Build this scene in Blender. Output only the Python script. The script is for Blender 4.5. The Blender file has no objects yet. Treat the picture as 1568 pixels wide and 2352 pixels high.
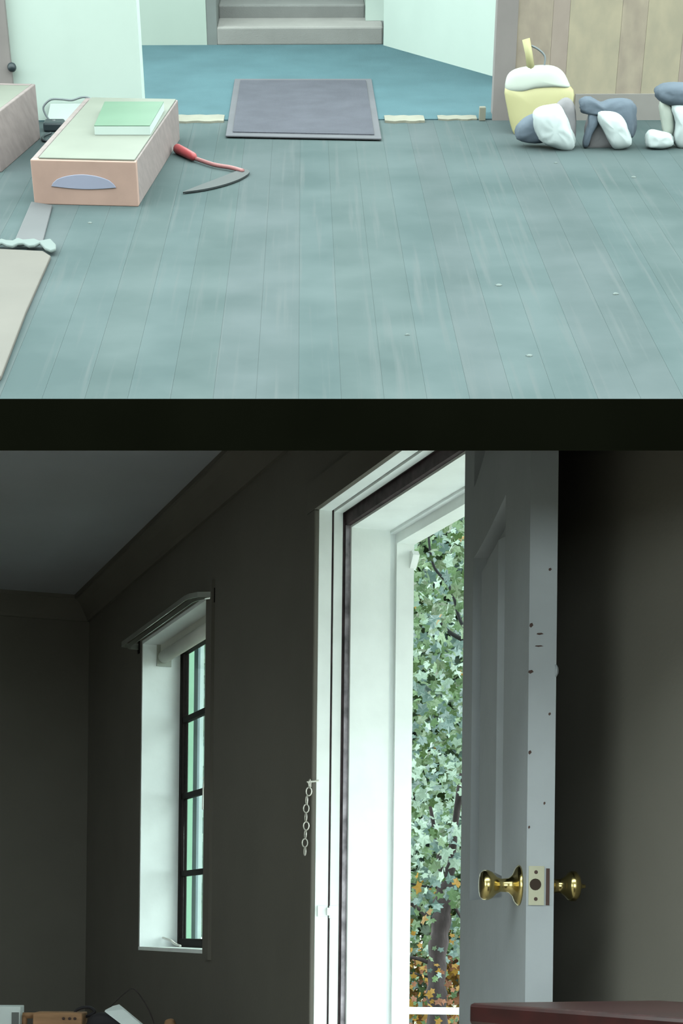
import bpy, math, random
from mathutils import Vector, Matrix
random.seed(7)
V = Vector
SC = bpy.context.scene
COL = SC.collection

# ------------------------------------------------------------------ camera, sky, exposure
EYE = 0.90                      # eye height over the lower floor
FPX = 4000.0                    # focal length in pixels of the 1568 x 2352 frame
PX, PY = 784.0, 2145.0          # principal point (rising-front lens: horizon low in the frame)
ROLL = 0.011
cR = V((math.cos(ROLL), 0, math.sin(ROLL)))
cU = V((-math.sin(ROLL), 0, math.cos(ROLL)))
cF = V((0, 1, 0))
CAM = V((0, 0, EYE))
cd = bpy.data.cameras.new('camera')
cd.sensor_fit = 'VERTICAL'; cd.sensor_height = 36.0; cd.sensor_width = 24.0
cd.lens = FPX / 2352.0 * 36.0
cd.shift_y = (PY - 1176.0) / 2352.0
cd.clip_start = 0.05; cd.clip_end = 300
cam = bpy.data.objects.new('camera', cd); COL.objects.link(cam)
m = Matrix.Identity(4)
for i in range(3):
    m[i][0] = cR[i]; m[i][1] = cU[i]; m[i][2] = -cF[i]; m[i][3] = CAM[i]
cam.matrix_world = m
SC.camera = cam

w = bpy.data.worlds.new('overcast_sky'); SC.world = w; w.use_nodes = True
bg = w.node_tree.nodes['Background']
bg.inputs[0].default_value = (0.86, 1.0, 0.965, 1); bg.inputs[1].default_value = 7.0
SC.view_settings.view_transform = 'Standard'; SC.view_settings.look = 'None'
SC.view_settings.gamma = 1.0; SC.view_settings.use_curve_mapping = False
SC.view_settings.exposure = 0.0
SC.cycles.max_bounces = 10; SC.cycles.diffuse_bounces = 6; SC.cycles.transparent_max_bounces = 12
SC.cycles.sample_clamp_indirect = 6.0

# ------------------------------------------------------------------ geometry of the two storeys
def ray(x, y):
    return cR * ((x - PX) / FPX) + cU * ((PY - y) / FPX) + cF
def on_plane(x, y, p, n):
    r = ray(x, y); return CAM + r * ((p - CAM).dot(n) / r.dot(n))
def at_depth(x, y, d): return CAM + ray(x, y) * d

# lower storey: the long wall (window, doorway) runs along dA, its outer side lies along nA
dA = V((-1394 / FPX, 1, 0)).normalized()
nA = V((dA.y, -dA.x, 0))
R0 = at_depth(724, 2145, FPX / 818.0); R0.z = 0
def A(s, t, z): return R0 + dA * s + nA * t + V((0, 0, z))      # z above the lower floor
def s_of(x, y=2145, t=0.0):
    p = on_plane(x, y, R0 + nA * t, nA); return (p - R0).dot(dA)
def z_of(x, y, t=0.0): return on_plane(x, y, R0 + nA * t, nA).z
CEIL = EYE + 1.54

# upper storey: a raked floor rising away from the eye; own axes s (right) h (forward) n (up)
hU = (cR * (696 - 784) + cU * (PY + 765) + cF * FPX).normalized()
nU = (cU * hU.dot(cF) - cF * hU.dot(cU)).normalized()
sU = hU.cross(nU).normalized()
if sU.dot(cR) < 0: sU = -sU
P0 = at_depth(784, 915, 4.4)
def U(a, b, c=0.0): return P0 + sU * a + hU * b + nU * c
def ab(x, y, c=0.0):                                            # floor coordinates of a point seen at x, y at height c
    p = on_plane(x, y, P0 + nU * c, nU) - P0; return p.dot(sU), p.dot(hU)
def fl(x, y, c=0.0): a, b = ab(x, y, c); return U(a, b, c)
def up_at(x, y, b):                                             # (a, c) in the upright plane at floor depth b
    p = on_plane(x, y, U(0, b), hU) - P0; return p.dot(sU), p.dot(nU)

# ------------------------------------------------------------------ materials
def lin(c):
    c = c / 255.0; return c / 12.92 if c <= 0.04045 else ((c + 0.055) / 1.055) ** 2.4
def rgb(r, g, b, k=(1, 1, 1)): return (min(lin(r) * k[0], .9), min(lin(g) * k[1], .9), min(lin(b) * k[2], .9))
MATS = {}
def mat(name, col, rough=0.6, metal=0.0, var=0.12, scale=6.0, bump=0.0, bscale=60.0, stretch=(1, 1, 1), col2=None, spec=0.3, trans=0.0, detail=4.0):
    mt = bpy.data.materials.new(name); mt.use_nodes = True; nt = mt.node_tree; N = nt.nodes; L = nt.links
    p = N['Principled BSDF']
    p.inputs['Roughness'].default_value = rough; p.inputs['Metallic'].default_value = metal
    p.inputs['Specular IOR Level'].default_value = spec
    tc = N.new('ShaderNodeTexCoord'); mp = N.new('ShaderNodeMapping'); mp.inputs['Scale'].default_value = stretch
    L.new(tc.outputs['Object'], mp.inputs['Vector'])
    nz = N.new('ShaderNodeTexNoise'); nz.inputs['Scale'].default_value = scale; nz.inputs['Detail'].default_value = detail
    L.new(mp.outputs['Vector'], nz.inputs['Vector'])
    cr = N.new('ShaderNodeValToRGB')
    c2 = col2 if col2 else tuple(min(x * (1 + var), 1) for x in col)
    c1 = col if col2 else tuple(x * (1 - var) for x in col)
    cr.color_ramp.elements[0].position = 0.32; cr.color_ramp.elements[1].position = 0.68
    cr.color_ramp.elements[0].color = (*c1, 1); cr.color_ramp.elements[1].color = (*c2, 1)
    L.new(nz.outputs['Fac'], cr.inputs['Fac']); L.new(cr.outputs['Color'], p.inputs['Base Color'])
    if bump > 0:
        n2 = N.new('ShaderNodeTexNoise'); n2.inputs['Scale'].default_value = bscale; n2.inputs['Detail'].default_value = 3
        L.new(mp.outputs['Vector'], n2.inputs['Vector'])
        bp = N.new('ShaderNodeBump'); bp.inputs['Strength'].default_value = bump; bp.inputs['Distance'].default_value = 0.01
        L.new(n2.outputs['Fac'], bp.inputs['Height']); L.new(bp.outputs['Normal'], p.inputs['Normal'])
    if trans > 0:
        tr = N.new('ShaderNodeBsdfTranslucent'); L.new(cr.outputs['Color'], tr.inputs['Color'])
        mx = N.new('ShaderNodeMixShader'); mx.inputs['Fac'].default_value = trans
        L.new(p.outputs[0], mx.inputs[1]); L.new(tr.outputs[0], mx.inputs[2]); L.new(mx.outputs[0], N['Material Output'].inputs['Surface'])
    MATS[name] = mt; return mt
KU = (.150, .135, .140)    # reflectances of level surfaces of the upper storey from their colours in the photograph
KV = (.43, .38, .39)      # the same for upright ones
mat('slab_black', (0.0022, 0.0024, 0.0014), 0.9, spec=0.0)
mat('lower_wall', (0.124, 0.115, 0.100), 0.75, var=0.05, scale=3, bump=0.06, bscale=90, spec=0.15)
mat('lower_ceiling', (0.33, 0.34, 0.37), 0.85, var=0.04, scale=2, spec=0.1)
mat('lower_floor', (0.36, 0.33, 0.29), 0.6, var=0.2, scale=5)
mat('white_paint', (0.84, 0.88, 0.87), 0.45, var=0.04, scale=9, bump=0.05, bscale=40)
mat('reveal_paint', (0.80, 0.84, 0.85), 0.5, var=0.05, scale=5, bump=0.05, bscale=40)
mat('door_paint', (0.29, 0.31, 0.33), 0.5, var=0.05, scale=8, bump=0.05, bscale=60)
mat('chip', (0.06, 0.035, 0.03), 0.8)
mat('weatherstrip', (0.035, 0.022, 0.025), 0.7, var=0.5, scale=30)
mat('strip_metal', (0.30, 0.27, 0.30), 0.4, metal=0.4, var=0.5, scale=26, stretch=(1, 1, 0.8))
mat('brass', (0.50, 0.40, 0.17), 0.22, metal=1.0, var=0.08, scale=20)
mat('pale_brass', (0.33, 0.32, 0.24), 0.45, metal=0.4, var=0.08, scale=20)
mat('dark_hole', (0.03, 0.018, 0.012), 0.8)
mat('sash_dark', (0.010, 0.007, 0.007), 0.6, var=0.2, spec=0.05)
mat('rod_metal', (0.45, 0.47, 0.43), 0.3, metal=0.7, var=0.1)
mat('shade_roll', (0.62, 0.62, 0.58), 0.6, var=0.06)
mat('cord_white', (0.8, 0.78, 0.74), 0.6)
mat('chain_metal', (0.72, 0.70, 0.64), 0.3, metal=0.5)
mat('mahogany', (0.022, 0.0042, 0.004), 0.35, var=0.35, scale=4, stretch=(1, 8, 8), spec=0.5)
mat('screen_green', (0.19, 0.36, 0.255), 0.6, var=0.1, scale=3)
mat('screen_white', (0.34, 0.42, 0.43), 0.6, var=0.12, scale=5)
mat('screen_dark', (0.10, 0.15, 0.17), 0.6, var=0.2, scale=5)
mat('bark', (0.040, 0.032, 0.034), 0.9, var=0.5, scale=18, bump=0.8, bscale=40, stretch=(1, 1, .25))
mat('twig', (0.018, 0.020, 0.022), 0.8, var=0.3)
mat('leaf_pale', (0.27, 0.37, 0.30), 0.35, var=0.15, trans=0.25, spec=0.5)
mat('leaf_mid', (0.095, 0.165, 0.075), 0.4, var=0.3, trans=0.35, spec=0.5)
mat('leaf_deep', (0.045, 0.085, 0.025), 0.4, var=0.35, trans=0.35, spec=0.5)
mat('leaf_blue', (0.095, 0.16, 0.145), 0.35, var=0.25, trans=0.2, spec=0.6)
mat('leaf_gold', (0.26, 0.15, 0.03), 0.5, var=0.3, trans=0.4)
mat('leaf_rust', (0.24, 0.11, 0.065), 0.6, var=0.4, trans=0.3)
mat('lawn', (0.10, 0.095, 0.06), 0.9, var=0.5, scale=3, bump=0.4)
mat('tan_wood', (0.33, 0.18, 0.09), 0.6, var=0.25, scale=6, stretch=(1, 8, 8))
mat('carton_white', (0.62, 0.68, 0.68), 0.6, var=0.05)
mat('paper', (0.74, 0.80, 0.80), 0.6, var=0.05)
mat('black_cloth', (0.02, 0.018, 0.022), 0.7)
mat('table_wood', (0.11, 0.06, 0.04), 0.5, var=0.25, scale=5)
# upper storey: pale colours carry the washed-out haze
KF = (.150, .139, .148)
KC = (.32, .285, .295)
mat('floor_paint', rgb(138, 165, 160, KF), 0.8, scale=2.2, col2=rgb(164, 186, 182, KF), bump=0.03, bscale=30, detail=8, stretch=(1.4, .8, 1), spec=0.04)
mat('floor_paint_b', rgb(142, 166, 163, KF), 0.8, scale=2.6, col2=rgb(166, 186, 184, KF), bump=0.03, bscale=30, detail=8, stretch=(1.4, .8, 1), spec=0.04)
mat('floor_paint_c', rgb(138, 166, 163, KF), 0.8, scale=1.9, col2=rgb(162, 187, 185, KF), bump=0.03, bscale=30, detail=8, stretch=(1.4, .8, 1), spec=0.04)
mat('joint_dust', rgb(165, 184, 178, KF), 0.9, var=0.15, scale=3)
mat('carpet_teal', rgb(110, 153, 160, KC), 0.95, var=0.08, scale=5, bump=0.3, bscale=300, spec=0.05)
mat('mat_grey', rgb(142, 150, 161, (.215, .195, .20)), 0.95, var=0.08, scale=9, bump=0.4, bscale=220, spec=0.05)
mat('mat_edge', rgb(148, 155, 162, (.215, .195, .20)), 0.9, var=0.08)
mat('upper_white', rgb(222, 252, 240, KV), 0.7, var=0.02)
mat('upper_white_shaded', rgb(206, 234, 220, KV), 0.7, var=0.02)  # upper white with the corridor's shade mixed into the colour
mat('veneer', rgb(174, 168, 152, KV), 0.45, scale=3, col2=rgb(196, 192, 170, KV), stretch=(6, 6, .5))
mat('veneer_b', rgb(180, 172, 160, KV), 0.45, scale=3, col2=rgb(188, 182, 168, KV), stretch=(6, 6, .5))
mat('veneer_c', rgb(186, 186, 162, KV), 0.45, scale=3, col2=rgb(202, 200, 172, KV), stretch=(6, 6, .5))
mat('jamb_brown', rgb(160, 160, 156, KV), 0.6, var=0.08)
mat('skirting_grey', rgb(168, 172, 166, KV), 0.7, var=0.08)
mat('stair_grey', rgb(172, 180, 174, KV), 0.9, var=0.06, scale=7, bump=0.15, bscale=200)
mat('stair_grey_b', rgb(158, 168, 164, KV), 0.9, var=0.06, scale=7, bump=0.15, bscale=200)
mat('post_grey', rgb(150, 164, 160, KV), 0.6, var=0.1)
mat('threshold_cream', rgb(200, 208, 186, (.24, .215, .22)), 0.7, var=0.12, scale=14)
mat('box_side', rgb(158, 152, 148, KV), 0.7, var=0.12, scale=12, stretch=(1, 1, 4))
mat('box_front', rgb(198, 172, 156, KV), 0.7, var=0.08, scale=8)
mat('box_lid', rgb(208, 226, 208, (.185, .165, .165)), 0.6, var=0.06, scale=6)
mat('box_plate', rgb(172, 184, 205, KV), 0.4, var=0.05)
mat('book_green', rgb(150, 206, 168, (.20, .18, .185)), 0.5, var=0.06)
mat('book_pages', rgb(222, 250, 240, KV), 0.6, var=0.02)
mat('red_handle', rgb(214, 92, 96, KC), 0.4, var=0.08)
mat('pink_neck', rgb(200, 140, 138, KC), 0.4, var=0.08)
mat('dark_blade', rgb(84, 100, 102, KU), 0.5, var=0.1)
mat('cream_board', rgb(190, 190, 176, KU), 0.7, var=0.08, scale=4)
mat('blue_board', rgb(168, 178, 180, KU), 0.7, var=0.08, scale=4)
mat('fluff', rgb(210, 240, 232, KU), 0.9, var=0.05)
mat('scoop_yellow', rgb(205, 210, 155, KV), 0.5, var=0.06)
mat('scoop_white', rgb(216, 236, 222, KV), 0.5, var=0.05)
mat('bundle_white', rgb(226, 250, 248, KV), 0.6, var=0.03, bump=0.12, bscale=14)
mat('bundle_dark', rgb(112, 132, 146, KV), 0.8, var=0.12, bump=0.3, bscale=25)
mat('bundle_grey', rgb(160, 166, 168, KV), 0.8, var=0.1, bump=0.3, bscale=25)
mat('wire_grey', rgb(160, 178, 180, KC), 0.5)
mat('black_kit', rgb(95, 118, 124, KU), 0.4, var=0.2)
mat('highlight_spot', rgb(220, 240, 238, KU), 0.3, metal=0.3)
def scuff(name, lo, hi, seed):
    # worn floor paint: cloudy patches continuous over the boards, pale scuff streaks along them
    mt = MATS[name]; nt = mt.node_tree; N = nt.nodes; L = nt.links; p = N['Principled BSDF']
    g = N.new('ShaderNodeNewGeometry')
    n1 = N.new('ShaderNodeTexNoise'); n1.inputs['Scale'].default_value = 3.0; n1.inputs['Detail'].default_value = 7; L.new(g.outputs['Position'], n1.inputs['Vector'])
    r1 = N.new('ShaderNodeValToRGB'); r1.color_ramp.elements[0].position = .36; r1.color_ramp.elements[1].position = .66
    r1.color_ramp.elements[0].color = (*lo, 1); r1.color_ramp.elements[1].color = (*hi, 1); L.new(n1.outputs['Fac'], r1.inputs['Fac'])
    tc = N.new('ShaderNodeTexCoord'); oi = N.new('ShaderNodeObjectInfo'); mp = N.new('ShaderNodeMapping'); mp.inputs['Scale'].default_value = (55, 1.3, 1)
    sc_ = N.new('ShaderNodeMath'); sc_.operation = 'MULTIPLY'; sc_.inputs[1].default_value = 37.0; L.new(oi.outputs['Random'], sc_.inputs[0])
    L.new(sc_.outputs[0], mp.inputs['Location']); L.new(tc.outputs['Object'], mp.inputs['Vector'])
    n2 = N.new('ShaderNodeTexNoise'); n2.inputs['Scale'].default_value = 1.0; n2.inputs['Detail'].default_value = 3; L.new(mp.outputs['Vector'], n2.inputs['Vector'])
    r2 = N.new('ShaderNodeValToRGB'); r2.color_ramp.elements[0].position = .56; r2.color_ramp.elements[1].position = .72
    r2.color_ramp.elements[0].color = (0, 0, 0, 1); r2.color_ramp.elements[1].color = (.55, .55, .55, 1); L.new(n2.outputs['Fac'], r2.inputs['Fac'])
    mx = N.new('ShaderNodeMix'); mx.data_type = 'RGBA'; L.new(r2.outputs['Color'], mx.inputs['Factor']); L.new(r1.outputs['Color'], mx.inputs['A'])
    mx.inputs['B'].default_value = (*rgb(178, 196, 192, KF), 1); L.new(mx.outputs['Result'], p.inputs['Base Color'])
KF2 = tuple(k * 1.10 for k in KF)  # floor paint lifted paler to imitate haze
scuff('floor_paint', rgb(136, 164, 160, KF2), rgb(158, 184, 180, KF2), 1)
scuff('floor_paint_b', rgb(140, 165, 162, KF2), rgb(162, 184, 182, KF2), 2)
scuff('floor_paint_c', rgb(137, 166, 163, KF2), rgb(159, 186, 183, KF2), 3)
def glass():
    mt = bpy.data.materials.new('window_glass'); mt.use_nodes = True; nt = mt.node_tree; N = nt.nodes
    g = N.new('ShaderNodeBsdfGlossy'); g.inputs['Roughness'].default_value = 0.03
    t = N.new('ShaderNodeBsdfTransparent'); t.inputs['Color'].default_value = (.93, .97, .95, 1)
    f = N.new('ShaderNodeValue'); f.outputs[0].default_value = 0.08
    x = N.new('ShaderNodeMixShader')
    nt.links.new(f.outputs[0], x.inputs[0]); nt.links.new(t.outputs[0], x.inputs[1]); nt.links.new(g.outputs[0], x.inputs[2])
    nt.links.new(x.outputs[0], N['Material Output'].inputs['Surface']); MATS['window_glass'] = mt
glass()

# ------------------------------------------------------------------ mesh helpers (all in world coordinates)
class MB:
    def __init__(self): self.v = []; self.f = []
    def add(self, vs, fs):
        o = len(self.v); self.v += [V(p) for p in vs]; self.f += [tuple(o + i for i in f) for f in fs]; return self
    def prism(self, poly, vec):
        n = len(poly); a = [V(p) for p in poly]; b = [p + vec for p in a]
        return self.add(a + b, [tuple(range(n))[::-1], tuple(range(n, 2 * n))] + [(i, (i + 1) % n, n + (i + 1) % n, n + i) for i in range(n)])
    def loft(self, rings, cap=True, closed=True):
        o = len(self.v); n = len(rings[0])
        for r in rings: self.v += [V(p) for p in r]
        for k in range(len(rings) - 1):
            for i in range(n if closed else n - 1):
                j = (i + 1) % n; self.f.append((o + k * n + i, o + k * n + j, o + (k + 1) * n + j, o + (k + 1) * n + i))
        if cap: self.f.append(tuple(o + i for i in range(n))[::-1]); self.f.append(tuple(o + (len(rings) - 1) * n + i for i in range(n)))
        return self
    def tube(self, pts, rad, n=8):
        pts = [V(p) for p in pts]; rings = []; ref = None
        for i, p in enumerate(pts):
            d = (pts[min(i + 1, len(pts) - 1)] - pts[max(i - 1, 0)]).normalized()
            if ref is None: ref = d.orthogonal().normalized()
            ref = (ref - d * ref.dot(d)).normalized(); q = d.cross(ref)
            r = rad[i] if isinstance(rad, (list, tuple)) else rad
            rings.append([p + (ref * math.cos(2 * math.pi * k / n) + q * math.sin(2 * math.pi * k / n)) * r for k in range(n)])
        return self.loft(rings)
    def lathe(self, base, axis, prof, n=24):                     # prof: (distance along the axis, radius)
        axis = axis.normalized(); e = axis.orthogonal().normalized(); q = axis.cross(e)
        return self.loft([[base + axis * d + (e * math.cos(2 * math.pi * k / n) + q * math.sin(2 * math.pi * k / n)) * r for k in range(n)] for d, r in prof])
    def box3(self, o, x, y, z): return self.prism([o, o + x, o + x + y, o + y], z)
    def torus(self, c, ax, ay, R1, R2, r, n=14, k=6):
        az = ax.cross(ay).normalized(); rings = []
        for i in range(n):
            t = 2 * math.pi * i / n; d = (ax * math.cos(t) * R1 + ay * math.sin(t) * R2); dn = d.normalized()
            rings.append([c + d + (dn * math.cos(2 * math.pi * j / k) + az * math.sin(2 * math.pi * j / k)) * r for j in range(k)])
        rings.append(rings[0]); return self.loft(rings, cap=False)
    def puff(self, out, depth_b, depth_f, o, ax, ay, az, rings=6, rough=0.0):
        # a stuffed shape: closed outline in (ax, ay), bulging to both sides along az
        m_ = len(out); sm = []
        for i in range(m_):
            p0, p1, p2, p3 = (V((*out[(i + k) % m_], 0)) for k in (-1, 0, 1, 2))
            for t in (0, .34, .67):
                q_ = .5 * ((2 * p1) + (p2 - p0) * t + (2 * p0 - 5 * p1 + 4 * p2 - p3) * t * t + (3 * p1 - p0 - 3 * p2 + p3) * t ** 3); sm.append((q_.x, q_.y))
        out = sm
        n = len(out); cx = sum(p[0] for p in out) / n; cy = sum(p[1] for p in out) / n; R = []
        prof = [(math.cos(t), math.sin(t)) for t in [(-.5 + i / (2 * rings)) * math.pi for i in range(2 * rings + 1)]]
        for cr, sr in prof:
            cr = max(cr, .04); ring = []
            for i, p in enumerate(out):
                f = cr ** 0.55; wob = 1 + rough * cr * math.sin(i * .8 + sr * 7) * math.cos(i * .3 + sr * 3)
                z = (sr * depth_f if sr > 0 else sr * depth_b) * wob
                ring.append(o + ax * (cx + (p[0] - cx) * f * (1 + rough * cr * .4 * math.sin(i * .6 + sr * 9))) + ay * (cy + (p[1] - cy) * f) + az * z)
            R.append(ring)
        return self.loft(R)
    def build(self, name, material, parent=None, smooth=False, bevel=0.0):
        o = V(parent_world(parent)) if parent else V((0, 0, 0))
        if parent is None:
            lo = V([min(p[i] for p in self.v) for i in range(3)]); hi = V([max(p[i] for p in self.v) for i in range(3)])
            o = (lo + hi) / 2; o.z = lo.z
        elif smooth is None: pass
        me = bpy.data.meshes.new(name); me.from_pydata([p - o for p in self.v], [], self.f); me.update()
        import bmesh
        bm = bmesh.new(); bm.from_mesh(me); bmesh.ops.recalc_face_normals(bm, faces=bm.faces); bm.to_mesh(me); bm.free()
        if smooth:
            for p in me.polygons: p.use_smooth = True
        me.materials.append(MATS[material])
        ob = bpy.data.objects.new(name, me); COL.objects.link(ob)
        if parent: ob.parent = parent
        else: ob.location = o
        if bevel > 0:
            b = ob.modifiers.new('edge', 'BEVEL'); b.width = bevel; b.segments = 2; b.limit_method = 'ANGLE'
        return ob
def parent_world(p):
    o = V((0, 0, 0))
    while p is not None: o = o + p.location; p = p.parent
    return o
def tag(o, label, cat, group=None):
    o['label'] = label; o['category'] = cat
    if group: o['group'] = group
    return o
def struct(o, label=None, cat=None):
    o['kind'] = 'structure'
    if label: o['label'] = label
    if cat: o['category'] = cat
    return o
def thing(name, loc, label, cat, group=None):
    o = bpy.data.objects.new(name, None); o.empty_display_size = 0.05; COL.objects.link(o); o.location = loc
    return tag(o, label, cat, group)
def sthing(name, loc, label=None, cat=None):
    o = bpy.data.objects.new(name, None); o.empty_display_size = 0.05; COL.objects.link(o); o.location = loc
    return struct(o, label, cat)
def Abox(mb, s0, s1, t0, t1, z0, z1): return mb.box3(A(s0, t0, z0), dA * (s1 - s0), nA * (t1 - t0), V((0, 0, z1 - z0)))
def Ubox(mb, a0, a1, b0, b1, c0, c1): return mb.box3(U(a0, b0, c0), sU * (a1 - a0), hU * (b1 - b0), nU * (c1 - c0))
def smooth_curve(pts, n=6):
    pts = [V(p) for p in pts]; out = []
    for i in range(len(pts) - 1):
        p0 = pts[max(i - 1, 0)]; p1 = pts[i]; p2 = pts[i + 1]; p3 = pts[min(i + 2, len(pts) - 1)]
        for k in range(n):
            t = k / n
            out.append(.5 * ((2 * p1) + (p2 - p0) * t + (2 * p0 - 5 * p1 + 4 * p2 - p3) * t * t + (3 * p1 - p0 - 3 * p2 + p3) * t ** 3))
    out.append(pts[-1]); return out

# ================================================================== LARGE STRUCTURE
# black slab standing for the film gap, between the storeys: front edge D0 from the eye, its top and underside rising to the upper floor
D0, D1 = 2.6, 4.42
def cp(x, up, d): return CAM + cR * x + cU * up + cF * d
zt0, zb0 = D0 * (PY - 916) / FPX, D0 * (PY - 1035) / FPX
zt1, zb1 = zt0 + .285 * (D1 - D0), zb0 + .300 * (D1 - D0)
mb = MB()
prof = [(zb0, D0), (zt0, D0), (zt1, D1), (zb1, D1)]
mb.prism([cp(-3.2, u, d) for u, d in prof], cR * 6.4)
struct(mb.build('trim_1', 'slab_black'), 'black slab edge standing for the film gap between the upper and lower rooms', 'slab')
def slab_under(y):                                               # world height of the underside
    if y < D0: return 99
    if y < D1: return EYE + zb0 + .300 * (y - D0) + .02
    return EYE + zb1 + .70 * (y - D1) + .02

# --- lower long wall with window and doorway
TW = 0.188
sB = s_of(197)                                                   # far corner
sWf, sWn = s_of(319, 2000), s_of(474, 2000)                      # window opening
zW0, zW1 = z_of(318, 2182), z_of(322, 1474)
sDn = s_of(1125)                                                 # near edge of the doorway (behind the leaf)
zD = z_of(745, 1156)                                             # top of the doorway
SEND = -7.2
def ztop(s):
    y = A(s, 0, 0).y; return min(CEIL + .05, slab_under(y))
def wall_piece(mb, s0, s1, z0, z1=None):
    if z1 is not None: Abox(mb, s0, s1, 0, TW, z0, z1); return
    ss = [s0] + sorted([s for s in [(y - R0.y) / dA.y for y in (D0 + .001, D0 - .001, D1, D1 + .38, D1 + .6, D1 + .2)] if min(s0, s1) < s < max(s0, s1)], reverse=s0 > s1) + [s1]
    mb.prism([A(s0, 0, z0)] + [A(s, 0, ztop(s)) for s in ss] + [A(s1, 0, z0)], nA * TW)
def band(mb, s0, s1, z0, z1, t0, t1, n=24):                     # a strip between z0 and z1 that ends where it meets the slab
    ss = [s0 + (s1 - s0) * k / n for k in range(n + 1)]; ss = [s for s in ss if ztop(s) > z0 + .002]
    mb.prism([A(ss[0], t0, z0)] + [A(s, t0, min(z1, ztop(s))) for s in ss] + [A(ss[-1], t0, z0)], nA * (t1 - t0))
mb = MB()
wall_piece(mb, sB + .25, sWf, 0)
wall_piece(mb, sWf, sWn, 0, zW0); wall_piece(mb, sWf, sWn, zW1)
wall_piece(mb, sWn, 0, 0)
band(mb, 0, sDn, zD, CEIL + .05, 0, TW)
wall_piece(mb, sDn, SEND, 0)
struct(mb.build('wall_right', 'lower_wall'), 'olive brown wall holding the window and the open door', 'wall')
# far wall, left wall, rear wall
WB = 3.6
def Bp(l, z, k=0.0): return A(sB + k, 0, 0) - nA * l + V((0, 0, z))
mb = MB(); mb.box3(Bp(-.22, 0), -nA * (WB + .4), dA * .2, V((0, 0, CEIL + .05)))
struct(mb.build('wall_back', 'lower_wall'), 'dark far wall beyond the small window', 'wall')
mb = MB()
sl0, sl1 = (2.3 - R0.y) / dA.y, (.2 - R0.y) / dA.y  # unseen opening cut in the left wall to let fill daylight in
for z0, z1, s0, s1 in ((0, CEIL + .05, sB, sl0), (0, .05, sl0, sl1), (2.2, CEIL + .05, sl0, sl1), (0, CEIL + .05, sl1, SEND)):
    mb.box3(A(s0, -WB, z0), dA * (s1 - s0), -nA * .2, V((0, 0, z1 - z0)))
struct(mb.build('wall_left', 'lower_wall'))
mb = MB()
for t0, t1, z0, z1 in ((.22, -.08, 0, CEIL + .05), (-.08, -3.4, 0, .05), (-.08, -3.4, 2.35, CEIL + .05), (-3.4, -WB - .3, 0, CEIL + .05)):  # opening behind the camera, added to throw fill light forward
    mb.box3(A(SEND, t0, z0), nA * (t1 - t0), -dA * .2, V((0, 0, z1 - z0)))
struct(mb.build('wall_front', 'lower_wall'))
mb = MB(); mb.prism([A(sB + .25, TW, 0), A(SEND - .2, TW, 0), A(SEND - .2, -WB - .2, 0), A(sB + .25, -WB - .2, 0)], V((0, 0, -.1)))
struct(mb.build('floor', 'lower_floor'))
def a_line(y): return R0.x + dA.x / dA.y * (y - R0.y)             # x of the long wall at depth y
YC = D1 + .40
mb = MB()
yc2 = A(sB, 0, 0).y + .3
mb.prism([V((a_line(YC) + .1, YC, CEIL)), V((a_line(yc2 + .2) + .1, yc2 + .2, CEIL)), V((-6.2, yc2 - 1.4, CEIL)), V((-4.6, YC, CEIL))], V((0, 0, .06)))
ce = mb.build('ceiling', 'lower_ceiling'); struct(ce, 'grey shadowed ceiling over the lower room', 'ceiling')
mb = MB()
mb.prism([V((2.6, .9, CEIL)), V((-3.6, .9, CEIL)), V((-3.6, -3.6, CEIL)), V((3.9, -3.6, CEIL))], V((0, 0, .06)))  # stops short of the slab; unseen gap widened to admit daylight
struct(mb.build('ceiling_front', 'lower_ceiling'))
# crown moulding along the long wall and the far wall
mb = MB()
cs = [(0, -.105), (.012, -.105), (.018, -.09), (.05, -.04), (.075, -.018), (.085, -.018), (.085, 0), (0, 0)]
y_end = (YC + .05 - R0.y) / dA.y
mb.prism([A(sB, -p, CEIL + q) for p, q in cs], dA * (y_end - sB))
struct(mb.build('trim_2', 'lower_wall'))
mb = MB(); mb.prism([Bp(0, CEIL + q, -p) for p, q in cs], -nA * 3.4)
struct(mb.build('trim_3', 'lower_wall'))

# --- window in the long wall
win = sthing('window_1', A((sWf + sWn) / 2, .1, zW0), 'small deep window with dark sash and white reveal', 'window')
TR = 0.158                                                        # depth at which the sash stands
mb = MB(); Abox(mb, sWf + .001, sWf - .012, .003, TW + .001, zW0, zW1); mb.build('reveal_board', 'reveal_paint', win)
mb = MB(); Abox(mb, sWn, sWn + .012, .003, TW + .001, zW0, zW1); mb.build('reveal_board', 'reveal_paint', win)
mb = MB(); Abox(mb, sWf, sWn, .003, TW + .001, zW1 - .014, zW1); mb.build('head_board', 'reveal_paint', win)
mb = MB(); Abox(mb, sWf, sWn, .075, .095, zW1 - .05, zW1 - .014); mb.build('head_stop', 'shade_roll', win)
mb = MB(); Abox(mb, sWf, sWn, .001, TW + .001, zW0 - .002, zW0 + .014); mb.build('window_sill', 'white_paint', win)
s0 = sWf - .012; s1 = sWn + .012; zb = z_of(410, 2162, TR); zt = z_of(413, 1483, TR)
sash = MB(); SW = .040
Abox(sash, s0, s0 - SW, TR, TR + .028, zW0 + .014, zt); Abox(sash, s1 + SW, s1, TR, TR + .028, zW0 + .014, zt)
Abox(sash, s0, s1, TR, TR + .028, zt - .04, zt + .0); Abox(sash, s0, s1, TR, TR + .028, zW0 + .014, zb + .012)
sa = sash.build('sash', 'sash_dark', win, bevel=.003)
mb = MB(); Abox(mb, s0, s1, TR + .005, TR + .03, zt, zW1 - .014); mb.build('head_filler', 'reveal_paint', win)
smid = (s0 + s1) / 2 - .1
for yy in (1657, 1831, 2007):
    zz = z_of(412, yy, TR); mb = MB(); Abox(mb, s0 - SW, s1 + SW, TR + .004, TR + .024, zz - .011, zz + .011); mb.build('muntin', 'sash_dark', win)
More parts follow.
